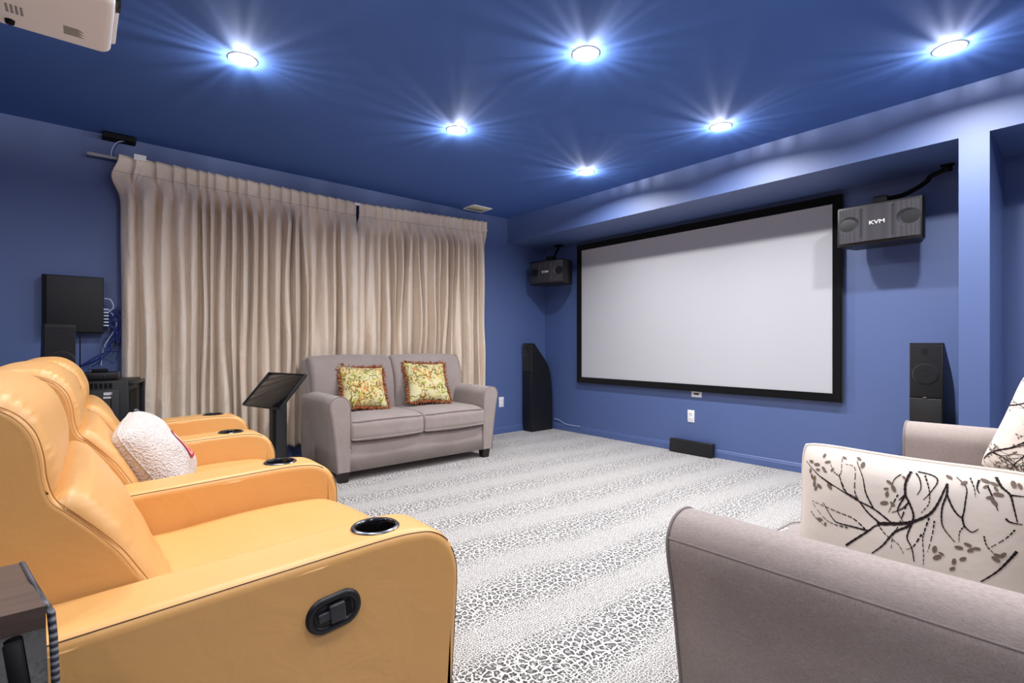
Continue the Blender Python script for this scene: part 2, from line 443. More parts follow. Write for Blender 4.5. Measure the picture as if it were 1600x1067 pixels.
M_CURTSEAM = simple('curtain_stitch', (150,130,110), .8)
curtain(.205, 1.895, 2.333, 2.312, 21, 3, 'left champagne taffeta curtain panel behind the equipment rack and lectern', .045)
curtain(1.925, 3.385, 2.308, 2.365, 19, 8, 'right champagne taffeta curtain panel hanging behind the grey loveseat')
r = empty('curtain_track', (-4.44,1.7,2.30), 'thin silver-grey curtain track projecting left of the curtains', 'curtain rail')
MB().box((-4.450,.035,2.302),(-4.435,3.36,2.324), .002).build('rail', M_SILVER, r, smooth=False, off=r.location)
m = MB().box((-4.45,.037,2.285),(-4.438,.046,2.304), .001).build('end_stop', M_DARKMET, r, smooth=False, off=r.location)
for ya, yb, za in ((.285,.355,2.322),(1.882,1.935,2.292)):
    m = MB(); m.box((-4.494,ya,za),(-4.384,yb,za+.008), .001); m.box((-4.389,ya,za-.010),(-4.380,yb,za+.030 if ya < 1 else za+.010), .001); m.build('bracket', M_WHITEP, r, smooth=False, off=r.location)

# black ceiling bracket with two hanging wires
b = empty('cable_bracket', (-4.45,.2,H), 'flat black bracket at ceiling edge above the curtain track', 'bracket')
MB().box((-4.494,.115,2.438),(-4.40,.30,2.470), .003).build('plate', M_BLACKM, b, smooth=False, off=b.location)
for k, mt in ((0, M_CABLEW), (1, M_CABLEB)):
    tag(MB().tube(spline([(-4.43,.235+.012*k,2.442),(-4.425,.195+.012*k,2.42),(-4.43,.168+.012*k,2.37),(-4.44,.160+.012*k,2.30)],8), .0022, 6).build('cable', mt, b, off=b.location), 'white wire' if k == 0 else 'blue wire')

# ------------------------------------------------------------- grey sofas
def piping(m, pts, r=.0034, closed=False): m.tube(pts, r, 6, closed=closed)
def make_sofa(root, W, D, seats, backtop=.92):
    # local frame: front faces -y at y = 0, width along x
    aw = .155
    def armprof(sg):
        o = W/2
        pts = [(o-.055,.075),(o-.045,.25),(o-.020,.45),(o-.002,.55),(o-.004,.595),(o-.030,.628),(o-.072,.640),(o-.112,.630),(o-.143,.595),(o-.155,.54),(o-.158,.40),(o-.160,.25),(o-.160,.075)]
        base = [Vector((o-.055,.075))]+spline(pts[1:-1],5)+[Vector((o-.160,.075))]
        return [Vector((p.x*sg,p.y)) for p in base]
    for sg in (-1, 1):
        pr = armprof(sg)
        def wp(v): return Vector((v.x, v.y+(.02*(.35-v.z) if v.y < .1 else 0), v.z+.03*max(0,v.z-.3)*v.y))
        a = MB(); a.soft(pr, 0, D-.10, .014, 'y', 0, 8, 4, warp=wp)
        arm = a.build('armrest', M_GREY, root)
        p = MB(); front = [wp(Vector((q.x+0, .004, q.y))) for q in pr]
        piping(p, [Vector((q.x*1.0, q.y, q.z)) for q in front[:-1]])
        # long seam on the outer shoulder
        oo = [wp(Vector((sg*(W/2-.003), .006+(D-.126)*k/20, .588))) for k in range(21)]
        piping(p, oo, .0026)
        p.build('piping', M_WELT, arm)
    MB().soft([(0.02,.075),(D-.04,.075),(D-.04,.30),(.02,.30)], -W/2+aw, W/2-aw, .006).build('base', M_GREY, root)
    # outside back
    MB().soft(spline([(D-.28,.10),(D-.035,.10),(D-.015,.5),(D-.005,backtop-.10),(D-.02,backtop-.03),(D-.07,backtop-.02),(D-.15,backtop-.12),(D-.22,.55)],6,True), -W/2+.025, W/2-.025, .02).build('back_frame', M_GREY, root)
    n = seats; iw = W-2*aw
    for k in range(n):
        xa = -iw/2+iw*k/n+.002; xb = -iw/2+iw*(k+1)/n-.002
        pr = spline([(-.012,.325),(-.016,.38),(-.012,.425),(.02,.452),(.12,.468),(.35,.470),(D-.22,.462),(D-.20,.38),(D-.22,.31),(.3,.305),(.02,.305)],6,True)
        c = MB(); c.soft(pr, xa, xb, .022, 'x', .010, 10); cu = c.build('seat_cushion', M_GREY, root)
        p = MB(); piping(p, [(xa+.012,.0,.446)]+[(xa+(xb-xa)*q/12,-.016+.003*abs(q-6)/6,.447+.005*(1-((q-6)/6)**2)) for q in range(1,12)]+[(xb-.012,.0,.446)])
        piping(p, [(xa+.012,-.002,.313)]+[(xa+(xb-xa)*q/12,-.018+.003*abs(q-6)/6,.312) for q in range(1,12)]+[(xb-.012,-.002,.313)])
        p.build('piping', M_WELT, cu)
        ba = -W/2+.015 if k == 0 else xa; bb = W/2-.015 if k == n-1 else xb
        zt = backtop
        pr = spline([(D-.235,.44),(D-.250,.55),(D-.245,.68),(D-.215,.80),(D-.17,zt-.03),(D-.11,zt),(D-.06,zt-.02),(D-.055,.70),(D-.07,.45)],7,True)
        bc = MB(); bc.soft(pr, xa if k else ba+.03, xb if k < n-1 else bb-.03, .035, 'x', .012, 10)
        bo = bc.build('back_cushion', M_GREY, root)
        if k in (0, n-1):
            xe = (ba+.034) if k == 0 else (bb-.034)
            p = MB(); piping(p, [Vector((xe+(.012 if k == 0 else -.012)*0, q.x, q.y)) for q in spline([(D-.245,.60),(D-.235,.70),(D-.205,.80),(D-.155,zt-.022),(D-.10,zt-.004)],6)], .004)
            p.build('piping', M_WELT, bo)
    for sx in (-1,1):
        for yy in (.05, D-.12):
            x = sx*(W/2-.115)
            lg = MB(); f = lambda e,z: [(x-e,yy-e,z),(x+e,yy-e,z),(x+e,yy+e,z),(x-e,yy+e,z)]
            lg.vf(f(.030,0)+f(.038,.08), [(0,1,2,3),(4,5,6,7)]+[(i,(i+1)%4,4+(i+1)%4,4+i) for i in range(4)])
            lg.build('leg', M_WOODK, root, smooth=False)
love = empty('loveseat', (-3.625,2.145,0), 'grey two-seat loveseat with floral cushions, backed against the curtains', 'sofa', rz=radians(90))
make_sofa(love, 1.55, .735, 2)
sofaB = empty('sofa', (-.645,2.135,0), 'grey sofa in the right foreground holding tree-print cushions', 'sofa', rz=radians(-90))
make_sofa(sofaB, 2.24, .86, 3, .90)

# ------------------------------------------------------------- cushions
def pillow_pt(w, h, t, u, v, side, pinch=.07, p=2.6, rc=.0):
    c = 1-rc*abs(u*v)**5
    x = w/2*u*(1-pinch*(1-v*v))*c; y = h/2*v*(1-pinch*(1-u*u))*c
    e = max(0, 1-abs(u)**p)**.55*max(0, 1-abs(v)**p)**.55
    return Vector((x, y, side*(t/2*e)))
def pillow_mesh(m, w, h, t, n=34, lump=.0, seed=0, **k):
    for side in (1,-1):
        def fn(a, b):
            u, v = -cos(a*pi), -cos(b*pi)
            u = .5*u+.5*(2*a-1); v = .5*v+.5*(2*b-1)
            q = pillow_pt(w, h, t, u, v, side, **k)
            e = (1-u**4)*(1-v**4)
            q.z += side*lump*e*noise.noise(Vector((u*1.6+seed, v*1.6, side)))
            return q
        m.grid(fn, n, n)
    bmesh.ops.remove_doubles(m.bm, verts=m.bm.verts, dist=.0004)
def m_floral(seed):
    t = NT('floral_brocade', (222,206,140), .7, .3, sheen=.2)
    v = t.coord(loc=(seed,seed*.7,0)); wn = t.n('TexNoise', Scale=9.0, Detail=2.0); t.put(wn.inputs['Vector'], v)
    wv = t.n('VectorMath', operation='MULTIPLY_ADD'); t.put(wv.inputs[0], wn.outputs[1]); wv.inputs[1].default_value = (.09,.09,.0); t.put(wv.inputs[2], v)
    big = t.noise(v, 8, 2); base = t.mix(t.ramp(big, [(.38,K1),(.62,W1)]), lin((206,200,158)), lin((214,194,128)))
    def layer(base, sc, th, c, mask_sc, mask_th, s2):
        vo = t.n('TexVoronoi', Scale=sc, Randomness=1.); mp = t.n('Mapping'); t.put(mp.inputs[0], wv.outputs[0])
        mp.inputs['Scale'].default_value = s2; mp.inputs['Rotation'].default_value = (0,0,sc); t.put(vo.inputs['Vector'], mp.outputs[0])
        k = t.math('LESS_THAN', vo.outputs['Distance'], th); mk = t.math('GREATER_THAN', t.noise(v, mask_sc, 1, .5), mask_th)
        return t.mix(t.math('MULTIPLY', k, mk), base, lin(c))
    base = layer(base, 20, .36, (178,170,62), 9, .47, (1,2.2,1))
    base = layer(base, 24, .36, (204,126,74), 8, .53, (2,1,1))
    base = layer(base, 26, .32, (110,112,50), 9, .50, (1,2.6,1))
    base = layer(base, 34, .34, (84,84,50), 8, .47, (2.4,1,1))
    vn = t.noise(wv.outputs[0], 7, 1.5); ln = t.math('LESS_THAN', t.math('ABSOLUTE', t.math('SUBTRACT', vn, .5)), .012)
    base = t.mix(ln, base, lin((120,96,40)))
    t.col(base); t.bump(t.noise(v, 700, 1), .3, .001); return t.m
def m_fringe():
    t = NT('rust_fringe', (150,80,50), .85, .2)
    v = t.coord(); vo = t.n('TexVoronoi', Scale=95.0); t.put(vo.inputs['Vector'], v)
    s3 = t.n('SeparateColor'); t.put(s3.inputs[0], vo.outputs['Color'])
    t.col(t.ramp(s3.outputs[0], [(.0,lin((120,52,34))),(.35,lin((178,92,58))),(.6,lin((96,74,40))),(.8,lin((196,140,92))),(1,lin((84,40,34)))])); return t.m
M_FRINGE = m_fringe()
def floral_cushion(loc, rot, w, label, seed):
    r = empty('throw_pillow', loc, label, 'cushion', 'floral cushions on the loveseat', rot=rot)
    m = MB(); pillow_mesh(m, w, w, .15, lump=.02, seed=seed, pinch=.09); m.build('cover', m_floral(seed), r)
    f = MB(); rnd = random.Random(seed)
    for side in range(4):
        N = 46
        for i in range(N):
            for kk in range(2):
                s_ = -1+2*(i+rnd.random())/N
                u, v = [(s_,1),(1,s_),(s_,-1),(-1,s_)][side]
                p = pillow_pt(w, w, .1, u, v, 1, .09); p.z = rnd.uniform(-.004,.004)
                out = Vector([(0,1,0),(1,0,0),(0,-1,0),(-1,0,0)][side])
                L = rnd.uniform(.016,.030); j = Vector((rnd.uniform(-1,1),rnd.uniform(-1,1),rnd.uniform(-1,1)))
                q1 = p+out*L*.5+j*.006; q2 = p+out*L+j*.010
                f.tube([p-out*.004, q1, q2], [.0035,.0048,.0030], 4)
    f.build('fringe', M_FRINGE, r)
    return r
def rot_axes(X, Y, Z): return Matrix((X,Y,Z)).transposed().to_euler()
def face_rot(normal, roll=0):
    Z = Vector(normal).normalized(); X = Vector((0,0,1)).cross(Z).normalized(); Y = Z.cross(X)
    c, s_ = cos(roll), sin(roll)
    return rot_axes(X*c+Y*s_, Y*c-X*s_, Z)
floral_cushion((-4.045,1.81,.665), face_rot((.86,-.05,.50), radians(-4)), .385, 'left floral cushion, yellower, on the loveseat', 2)
floral_cushion((-4.035,2.42,.678), face_rot((.86,-.10,.50), radians(-3)), .40, 'right floral cushion, squarer and upright, on the loveseat', 9)

# tree-print cushions
def m_cream():
    t = NT('cream_cotton', (226,214,202), .8, .2, sheen=.2); v = t.coord()
    t.col(t.mix(t.noise(v, 4, 2), lin((222,208,194)), lin((236,228,218)))); t.bump(t.noise(v, 900, 1), .25, .001); t.bump(t.noise(v, 14, 3), .3, .012); return t.m
M_CREAM = m_cream()
M_INK = simple('dark_branch_print', (40,30,30), .8, spec=.2); M_LEAF = simple('taupe_leaf_print', (120,104,92), .8, spec=.2)
M_TAUPE = M_LEAF
def tree_print(m, P, strokes, leaves, fat=1.35):
    """strokes/leaves in cushion uv, laid on the cushion surface P(u,v)"""
    def N(u,v):
        e=.01; a=P(u+e,v)-P(u-e,v); b=P(u,v+e)-P(u,v-e); n=a.cross(b)
        return n.normalized() if n.length>0 else Vector((0,0,1))
    ok = lambda u,v: abs(u)<.985 and abs(v)<.985
    m.mi = 1
    for pts, wd, dash in strokes:
        wd = wd*fat; sp = spline([(a,b,0) for a,b in pts], 8)
        d = 0; L = len(sp)
        for i in range(L-1):
            a, b = sp[i], sp[i+1]
            if dash and (i % 3 == 2): continue
            if not(ok(a.x,a.y) and ok(b.x,b.y)): continue
            A, B = P(a.x,a.y), P(b.x,b.y); n = N(a.x,a.y); t = (B-A)
            if t.length < 1e-6: continue
            t.normalize(); s_ = n.cross(t)
            wa = wd*(1-.65*i/L)*(1+.25*sin(i*2.3)); wb = wd*(1-.65*(i+1)/L)*(1+.25*sin((i+1)*2.3))
            o = n*.0012
            m.vf([A+s_*wa+o, A-s_*wa+o, B-s_*wb+o+t*.0006, B+s_*wb+o+t*.0006], [(0,1,2,3)])
    m.mi = 2
    for u, v, ang, sz in leaves:
        if not ok(u,v): continue
        A = P(u,v); n = N(u,v); x = (P(u+.01,v)-P(u-.01,v)).normalized(); y = n.cross(x)
        t = x*cos(ang)+y*sin(ang); s_ = n.cross(t); o = n*.0014
        k = 10; m.vf([A+o+t*(sz*cos(2*pi*i/k))+s_*(sz*.5*sin(2*pi*i/k)) for i in range(k)], [tuple(range(k))])
    m.mi = 0
def rand_tree(seed, n=26):
    rnd = random.Random(seed); st = []; lv = []
    def grow(u, v, a, L, wd, lev):
        pts = [(u,v)]
        for k in range(5):
            a += rnd.uniform(-.35,.35); u += cos(a)*L/5; v += sin(a)*L/5; pts.append((u,v))
            if lev < 3 and rnd.random() < .75:
                grow(u, v, a+rnd.choice((-1,1))*rnd.uniform(.4,.9), L*rnd.uniform(.5,.75), wd*.6, lev+1)
        st.append((pts, wd, lev >= 2 and rnd.random() < .6))
        if lev >= 2:
            for k in range(3): lv.append((u+rnd.uniform(-.06,.06), v+rnd.uniform(-.06,.06), rnd.uniform(0,6), rnd.uniform(.004,.007)))
    grow(-1,-.9,.8,1.6,.0034,0); grow(.2,-1,1.5,1.4,.003,0); grow(1,-.4,2.6,1.3,.003,0); grow(-1,.3,.2,1.0,.0026,0)
    return st, lv
def tree_cushion(loc, rot, w, h, t, label, strokes, leaves, back=True, lump=.012, seed=1, pinch=.05):
    r = empty('tree_print_pillow', loc, label, 'cushion', 'tree-print cushions on the right sofa', rot=rot)
    m = MB(); pillow_mesh(m, w, h, t, 44, lump=lump, seed=seed, pinch=pinch, p=3.4, rc=.06)
    def P(u,v):
        q = pillow_pt(w,h,t,u,v,1,pinch=pinch,p=3.4,rc=.06); e=(1-u**4)*(1-v**4)
        q.z += lump*e*noise.noise(Vector((u*1.6+seed,v*1.6,1))); return q
    tree_print(m, P, strokes, leaves)
    m.build('cover', [M_CREAM,M_INK,M_LEAF], r)
    p = MB(); ring = []
    for side in range(4):
        for i in range(24):
            s_ = -1+2*i/24; u,v = [(s_,1),(1,-s_),(-s_,-1),(-1,s_)][side]; ring.append(pillow_pt(w,h,t,u,v,1,pinch=pinch,p=3.4,rc=.06))
    p.tube(ring, .005, 6, closed=True); p.build('piping', M_CREAM, r)
    return r
STROKES = [([(-0.16,0.21),(0.02,0.27),(0.13,0.33),(0.25,0.45),(0.31,0.6),(0.35,0.81)],0.00256,0),([(-0.43,-0.15),(-0.36,-0.06),(-0.23,0.1),(-0.16,0.19),(-0.03,0.25),(0.09,0.29)],0.0016,0),([(0.13,0.33),(0.09,0.26),(-0.01,0.16),(-0.1,-0.02),(-0.19,-0.15)],0.0019199999999999998,0),([(-0.13,0.22),(-0.24,0.31),(-0.35,0.45),(-0.46,0.51),(-0.52,0.67)],0.00128,0),([(-0.03,0.25),(-0.19,0.37),(-0.34,0.43),(-0.46,0.49),(-0.58,0.55),(-0.7,0.61)],0.00128,0),([(-0.34,0.45),(-0.37,0.54),(-0.39,0.8),(-0.49,0.83)],0.0009599999999999999,1),([(-0.45,0.5),(-0.52,0.67),(-0.51,0.73),(-0.53,0.9)],0.0009599999999999999,1),([(-0.2,0.38),(-0.27,0.54),(-0.31,0.72),(-0.39,0.89)],0.0011200000000000001,0),([(-0.58,0.54),(-0.73,0.62),(-0.81,0.68),(-0.91,0.76)],0.00104,0),([(-0.26,0.11),(-0.37,0.2),(-0.51,0.23),(-0.66,0.26),(-0.8,0.28)],0.00104,1),([(-0.23,0.1),(-0.37,0.1),(-0.51,0.1),(-0.57,0.14),(-0.67,0.3)],0.00128,0),([(-0.42,0.07),(-0.55,0.07),(-0.65,0.11),(-0.8,0.26)],0.0008800000000000001,1),([(0.07,0.88),(0.05,0.74),(0.06,0.61),(0.09,0.54),(0.13,0.41),(0.12,0.3),(0.09,0.14),(0.13,0.03),(0.15,-0.11)],0.0017600000000000003,0),([(0.06,0.62),(0.03,0.57),(0.01,0.54)],0.00128,0),([(0.09,0.54),(0.04,0.45),(-0.04,0.38)],0.0011200000000000001,0),([(0.11,0.87),(0.15,0.81),(0.17,0.72),(0.15,0.64)],0.00104,0),([(0.18,0.86),(0.22,0.76),(0.24,0.67),(0.24,0.56),(0.19,0.45)],0.00104,1),([(0.12,0.89),(0.24,0.87),(0.28,0.81),(0.24,0.68),(0.2,0.6)],0.0011200000000000001,0),([(0.07,0.5),(0.02,0.25),(-0.02,0.14),(-0.03,-0.04)],0.0008800000000000001,1),([(0.35,0.81),(0.36,0.7),(0.34,0.56),(0.34,0.43),(0.36,0.33),(0.44,0.21)],0.00136,0),([(0.36,0.7),(0.42,0.55),(0.48,0.49),(0.49,0.67),(0.48,0.8),(0.4,0.89)],0.0012000000000000001,0),([(0.48,0.49),(0.5,0.4),(0.55,0.35),(0.59,0.39)],0.0012000000000000001,0),([(0.5,0.4),(0.47,0.32),(0.47,0.22)],0.0008800000000000001,1),([(0.25,0.41),(0.22,0.25),(0.21,0.15),(0.22,-0.0),(0.22,-0.12)],0.0009599999999999999,1),([(0.2,0.21),(0.14,0.05),(0.09,0.0)],0.00104,1),([(0.29,0.39),(0.28,0.24),(0.25,0.03)],0.0008800000000000001,1),([(0.65,0.94),(0.7,0.85),(0.76,0.78),(0.79,0.66),(0.82,0.52)],0.0017600000000000003,0),([(0.76,0.78),(0.79,0.78),(0.85,0.78)],0.00128,0),([(0.75,0.54),(0.78,0.51),(0.85,0.5)],0.00128,0),([(0.55,0.89),(0.55,0.81),(0.57,0.76)],0.0012000000000000001,0),([(0.61,0.85),(0.66,0.73),(0.7,0.61)],0.0011200000000000001,0),([(0.63,0.33),(0.65,0.24),(0.7,0.17)],0.0009599999999999999,1),([(0.81,0.44),(0.76,0.34),(0.66,0.21)],0.0009599999999999999,1),([(0.83,0.23),(0.79,0.14),(0.72,0.0),(0.62,-0.14)],0.0017600000000000003,0),([(0.0,0.83),(-0.04,0.77),(-0.06,0.67)],0.0009599999999999999,0),([(-0.0,0.6),(-0.05,0.44),(-0.07,0.37)],0.0008800000000000001,1),([(0.49,0.9),(0.53,0.81),(0.55,0.72)],0.0008800000000000001,1),([(0.06,0.61),(0.01,0.46),(0.01,0.39),(0.06,0.29)],0.0011200000000000001,0),([(-0.15,0.2),(-0.08,0.11),(0.02,0.04),(0.07,-0.06)],0.0008800000000000001,1),([(-0.52,0.67),(-0.58,0.71),(-0.63,0.8)],0.0008800000000000001,1),([(-0.81,0.14),(-0.73,0.07),(-0.64,0.02)],0.0008,1),]
LEAVES = [(-0.11,0.47,0.4,0.0075),(-0.04,0.48,2.4,0.0054),(-0.09,0.58,1.5,0.0061),(-0.04,0.66,2.0,0.0073),(-0.1,0.64,0.3,0.0046),(-0.08,0.72,2.6,0.0060),(0.03,0.8,2.4,0.0045),(0.3,0.08,1.4,0.0070),(0.32,0.0,0.7,0.0078),(0.35,0.05,2.8,0.0046),(0.47,0.16,0.1,0.0064),(0.53,0.21,2.9,0.0058),(0.55,0.16,0.7,0.0060),(0.59,0.19,0.1,0.0053),(0.44,0.0,1.4,0.0062),(0.43,-0.08,0.7,0.0053),(0.5,0.05,0.7,0.0061),(0.6,0.83,0.9,0.0046),(0.65,0.87,2.6,0.0064),(0.67,0.82,2.0,0.0052),(0.69,0.77,3.1,0.0075),(0.64,0.73,0.4,0.0057),(0.67,0.69,2.2,0.0070),(0.72,0.16,2.9,0.0060),(0.71,0.12,2.6,0.0068),(0.75,0.17,0.9,0.0066),(0.59,0.89,2.7,0.0075),(-0.78,0.57,1.6,0.0066),(-0.75,0.69,0.1,0.0053),(-0.69,0.72,2.5,0.0060),(-0.66,0.81,0.5,0.0064),(-0.81,0.58,2.2,0.0069),(-0.76,0.45,1.2,0.0060),(-0.78,0.5,1.6,0.0072),(-0.71,0.88,1.6,0.0059),(-0.64,0.04,1.5,0.0046),(-0.7,0.08,0.1,0.0070),(-0.84,0.77,3.0,0.0066),(-0.6,0.73,1.2,0.0051),(-0.33,0.86,1.6,0.0079),(-0.38,0.92,2.4,0.0064),(-0.51,0.9,2.7,0.0053),(0.77,0.89,1.6,0.0078),(0.81,0.88,1.8,0.0061),(0.46,0.84,0.8,0.0064),(-0.67,0.69,3.0,0.0045),(-0.61,0.52,2.4,0.0074),(-0.72,0.49,2.7,0.0071),(0.35,0.88,2.5,0.0063),(-0.84,0.65,1.7,0.0060),(-0.77,0.75,0.2,0.0075),]
st, lv = rand_tree(5)
NEARP = dict(loc=(-.262,1.29,.625), rot=face_rot((-.05,-1,.10), 0), w=.42, h=.35, t=.15)
tree_cushion(NEARP['loc'], NEARP['rot'], NEARP['w'], NEARP['h'], NEARP['t'], 'large tree-print cushion propped behind the near arm of the right sofa', STROKES, LEAVES)
tree_cushion((-.10,2.87,.66), face_rot((-.35,-.90,.22), radians(-15)), .41, .43, .15, 'tree-print cushion cut by the right photo edge at the sofa back', st, lv, seed=4)

# ------------------------------------------------------------- theatre recliners
RX = [-1.075,-1.88,-2.67,-3.40]
rec = empty('recliner_row', (-2.24,.2,0), 'row of three linked tan leather theatre recliners in left foreground', 'recliner sofa')
RO = rec.location
arm_prof = [(-.24,.06),(.665,.06)]+[(.672,.20),(.682,.35),(.690,.48)]+[(.684,.535),(.662,.580),(.628,.608),(.585,.621),(.50,.625),(.30,.618),(.0,.606),(-.12,.600),(-.19,.585),(-.235,.545),(-.25,.47),(-.25,.30)]
arm_prof = arm_prof[:2]+[tuple(p) for p in spline(arm_prof[2:],6)]
def fake_handle(parent, x):
    pass
OFF = [0,.025,.030,.085]; SOFF = [0,.03,.05]
for i, cx in enumerate(RX):
    hw = .078; x0, x1 = cx-hw, cx+hw
    aprof = [(a+(OFF[i] if a > .2 else 0), b-.010) for a, b in arm_prof]
    a = MB(); a.soft(aprof, x0, x1, .022, 'x', 0, 6, 9)
    bmesh.ops.triangulate(a.bm, faces=[f for f in a.bm.faces if len(f.verts) > 8]); a.flat = [f for f in a.bm.faces if len(f.verts) == 3]
    arm = a.build('armrest', M_LEATHER, rec, off=RO)
    # cup holder: open cup let into the arm
    p = MB()
    for xx in (x0+.0064, x1-.0064):
        line = [Vector((xx,)+tuple(q)) for q in aprof[2:]]
        sg = -1 if xx < cx else 1
        p.tube([Vector((q.x+sg*.0003, q.y-.0064*(q.y > .66), q.z-.0064*(q.z > .55))) for q in line], .0012, 5)
    p.build('seam', M_PIPING, arm, off=RO)
    cy, cz = .510+OFF[i], .6135
    c = MB(); c.lathe([(.040,-.07),(.043,-.001),(.045,.004),(.050,.0050),(.053,.002),(.054,-.004)], (cx,cy,cz), 48)
    c.lathe([(.0,-.0685),(.040,-.07)], (cx,cy,cz), 48)
    cup = c.build('cup_holder', M_GLOSSK, rec, off=RO)
    c = MB(); c.lathe([(.0455,.0045),(.050,.0060),(.0535,.003)], (cx,cy,cz), 48); c.build('rim', M_CHROME, cup, off=RO)
    # carve the cup out of the arm
    cut = MB(); cut.lathe([(0,-.075),(.0445,-.075),(.0445,.03),(0,.03)], (cx,cy,cz), 40); bmesh.ops.remove_doubles(cut.bm, verts=cut.bm.verts, dist=1e-5)
    co = cut.build('cutter', M_BLACK, None, off=RO); co.location = RO
    md = arm.modifiers.new('b','BOOLEAN'); md.operation = 'DIFFERENCE'; md.solver = 'EXACT'; md.object = co
    dg = bpy.context.evaluated_depsgraph_get(); me = bpy.data.meshes.new_from_object(arm.evaluated_get(dg))
    if len(me.polygons) > 50: arm.data = me
    arm.modifiers.clear(); bpy.data.objects.remove(co)
def rowarc(u, k): return k*(1-u*u)
for i in range(3):
    xa, xb = RX[i+1]+.079, RX[i]-.079; cx = (xa+xb)/2; w2 = (xb-xa)/2
    # seat
    pr = spline([(.70,.30),(.715,.38),(.705,.44),(.655,.482),(.56,.495),(.40,.494),(.20,.478),(.05,.47),(.04,.36),(.10,.30)],6,True)
    MB().soft(pr, xa+.003, xb-.003, .035, 'x', .022, 12).build('seat', M_LEATHER, rec, off=RO)
    pr = spline([(.675,.07),(.690,.09),(.700,.18),(.698,.27),(.685,.295),(.62,.298),(.55,.28),(.55,.10),(.60,.07)],5,True)
    MB().soft(pr, xa+.004, xb-.004, .018, 'x', .006, 10).build('footrest', M_LEATHER, rec, off=RO)
    # back shell: flat side panels, stitched edge
    so = SOFF[i]
    def sh_(P): return [(a+so, b) for a, b in P]
    seam_ln = [(.110,.560),(.079,.617),(.057,.655),(.032,.688),(.011,.713),(-.014,.741),(-.034,.764),(-.044,.799),(-.049,.844),(-.061,.885),(-.087,.917),(-.13,.936),(-.19,.934),(-.25,.90)]
    pr = spline(sh_([(.15,.44)]+seam_ln+[(-.29,.80),(-.30,.60),(-.26,.35),(-.20,.25),(0,.25)]),5,True)
    sh = MB(); sh.soft(pr, xa+.002, xb-.002, .010, 'x', 0, 10, 4); shell = sh.build('back_shell', M_LEATHER, rec, off=RO)
    pr = spline(sh_([(.138,.46),(.132,.53),(.106,.59),(.082,.645),(.058,.695),(.030,.735),(.004,.762),(-.030,.768),(-.10,.72),(-.05,.60),(.02,.46)]),7,True)
    def wpl(v, cx=cx, w2=w2, so=so):
        u = max(-1,min(1,(v.x-cx)/w2)); nz = noise.noise(Vector((v.x*6, v.y*9+i, v.z*9)))*.007
        pk = .0009*sin(v.z*330+3*sin(v.z*60))*math.exp(-((abs(u)-.90)/.07)**2)
        return Vector((v.x, v.y+.006*(1-u*u)+nz+pk, v.z+nz*.6))
    pd = MB(); pd.soft(pr, xa+.004, xb-.004, .032, 'x', .010, 22, 7, warp=wpl); pd.build('backrest_pad', M_LEATHER, rec, off=RO)
    pr = spline(sh_([(-.052,.748),(-.036,.775),(-.034,.83),(-.042,.872),(-.060,.915),(-.092,.946),(-.135,.960),(-.20,.955),(-.235,.92),(-.15,.85),(-.09,.78)]),8,True)
    def wph(v, cx=cx, w2=w2, so=so):
        u = max(-1,min(1,(v.x-cx)/w2)); nz = noise.noise(Vector((v.x*5, v.y*9+i*3, v.z*9)))*.006
        pk = .0013*sin((v.z-v.y)*300+3*sin(v.z*50))*math.exp(-((abs(u)-.90)/.08)**2)
        return Vector((v.x, v.y+nz+pk, v.z+nz+pk-.004*abs(u)**6))
    hd = MB(); hd.soft(pr, xa+.004, xb-.004, .034, 'x', .012, 22, 8, warp=wph); hd.build('headrest', M_LEATHER, rec, off=RO)
    for sg in (-1, 1):
        xs = cx+sg*(w2-.004); st_ = MB()
        for dq in (0, .007):
            st_.tube([Vector((xs+sg*(.0005-dq*.1), q.x+.002-dq, q.y+.002-dq*.4)) for q in spline(sh_(seam_ln),8)], .0009, 5)
        st_.build('side_seam', M_STITCH, shell, off=RO)
MB().box((RX[-1]-.05,-.20,.03),(RX[0]+.05,.62,.12)).build('base', M_BLACKM, rec, smooth=False, off=RO)
# release handle on the outer face of the near arm
hx = RX[0]+.078
def stadium(cy, cz, L, R, n=14, tilt=0.):
    out = []
    for k in range(n+1): th = -pi/2+pi*k/n; out.append((L+R*cos(th), R*sin(th)))
    for k in range(n+1): th = pi/2+pi*k/n; out.append((-L+R*cos(th), R*sin(th)))
    c, s_ = cos(tilt), sin(tilt)
    return [(cy+a*c-b*s_, cz+a*s_+b*c) for a, b in out]
#@@HANDLE
def handle(cy, cz, L, R, tilt):
    rings = [(R+.006,0.0),(R+.004,.006),(R-.004,.008),(R-.010,.004),(R-.012,-.010),(R-.014,-.012)]
    vs = []; n = None
    for rr, dx in rings:
        pts = stadium(cy, cz, L, rr, 14, tilt); n = len(pts); vs += [(hx+dx, a, b) for a, b in pts]
    fs = [(i*n+k, i*n+(k+1)%n, (i+1)*n+(k+1)%n, (i+1)*n+k) for i in range(len(rings)-1) for k in range(n)]
    h = MB(); h.vf(vs, fs); h.vf([(hx+.0035,a,b) for a,b in stadium(cy,cz,L,R-.010,14,tilt)], [tuple(range(n))])
    b = h.build('recline_handle', M_BLACK, rec, off=RO)
    M = Matrix.Translation((hx,cy,cz)) @ Matrix.Rotation(tilt, 4, 'X')
    l = MB(); l.box((.003,-.012,-R*.62),(.014,.020,R*.62), .004, M=M); l.box((.003,-.034,-R*.30),(.011,-.008,R*.30), .003, M=M)
    l.build('lever', M_DARKMET2, b, off=RO)
    l = MB(); l.box((.0037,.022,-R*.55),(.0045,.022+L*.62,R*.50), 0, M=M); l.build('recess', M_BLACKM, b, smooth=False, off=RO)
M_DARKMET2 = simple('lever_plastic', (46,46,50), .4)
handle(.385, .497, .020, .030, radians(6))

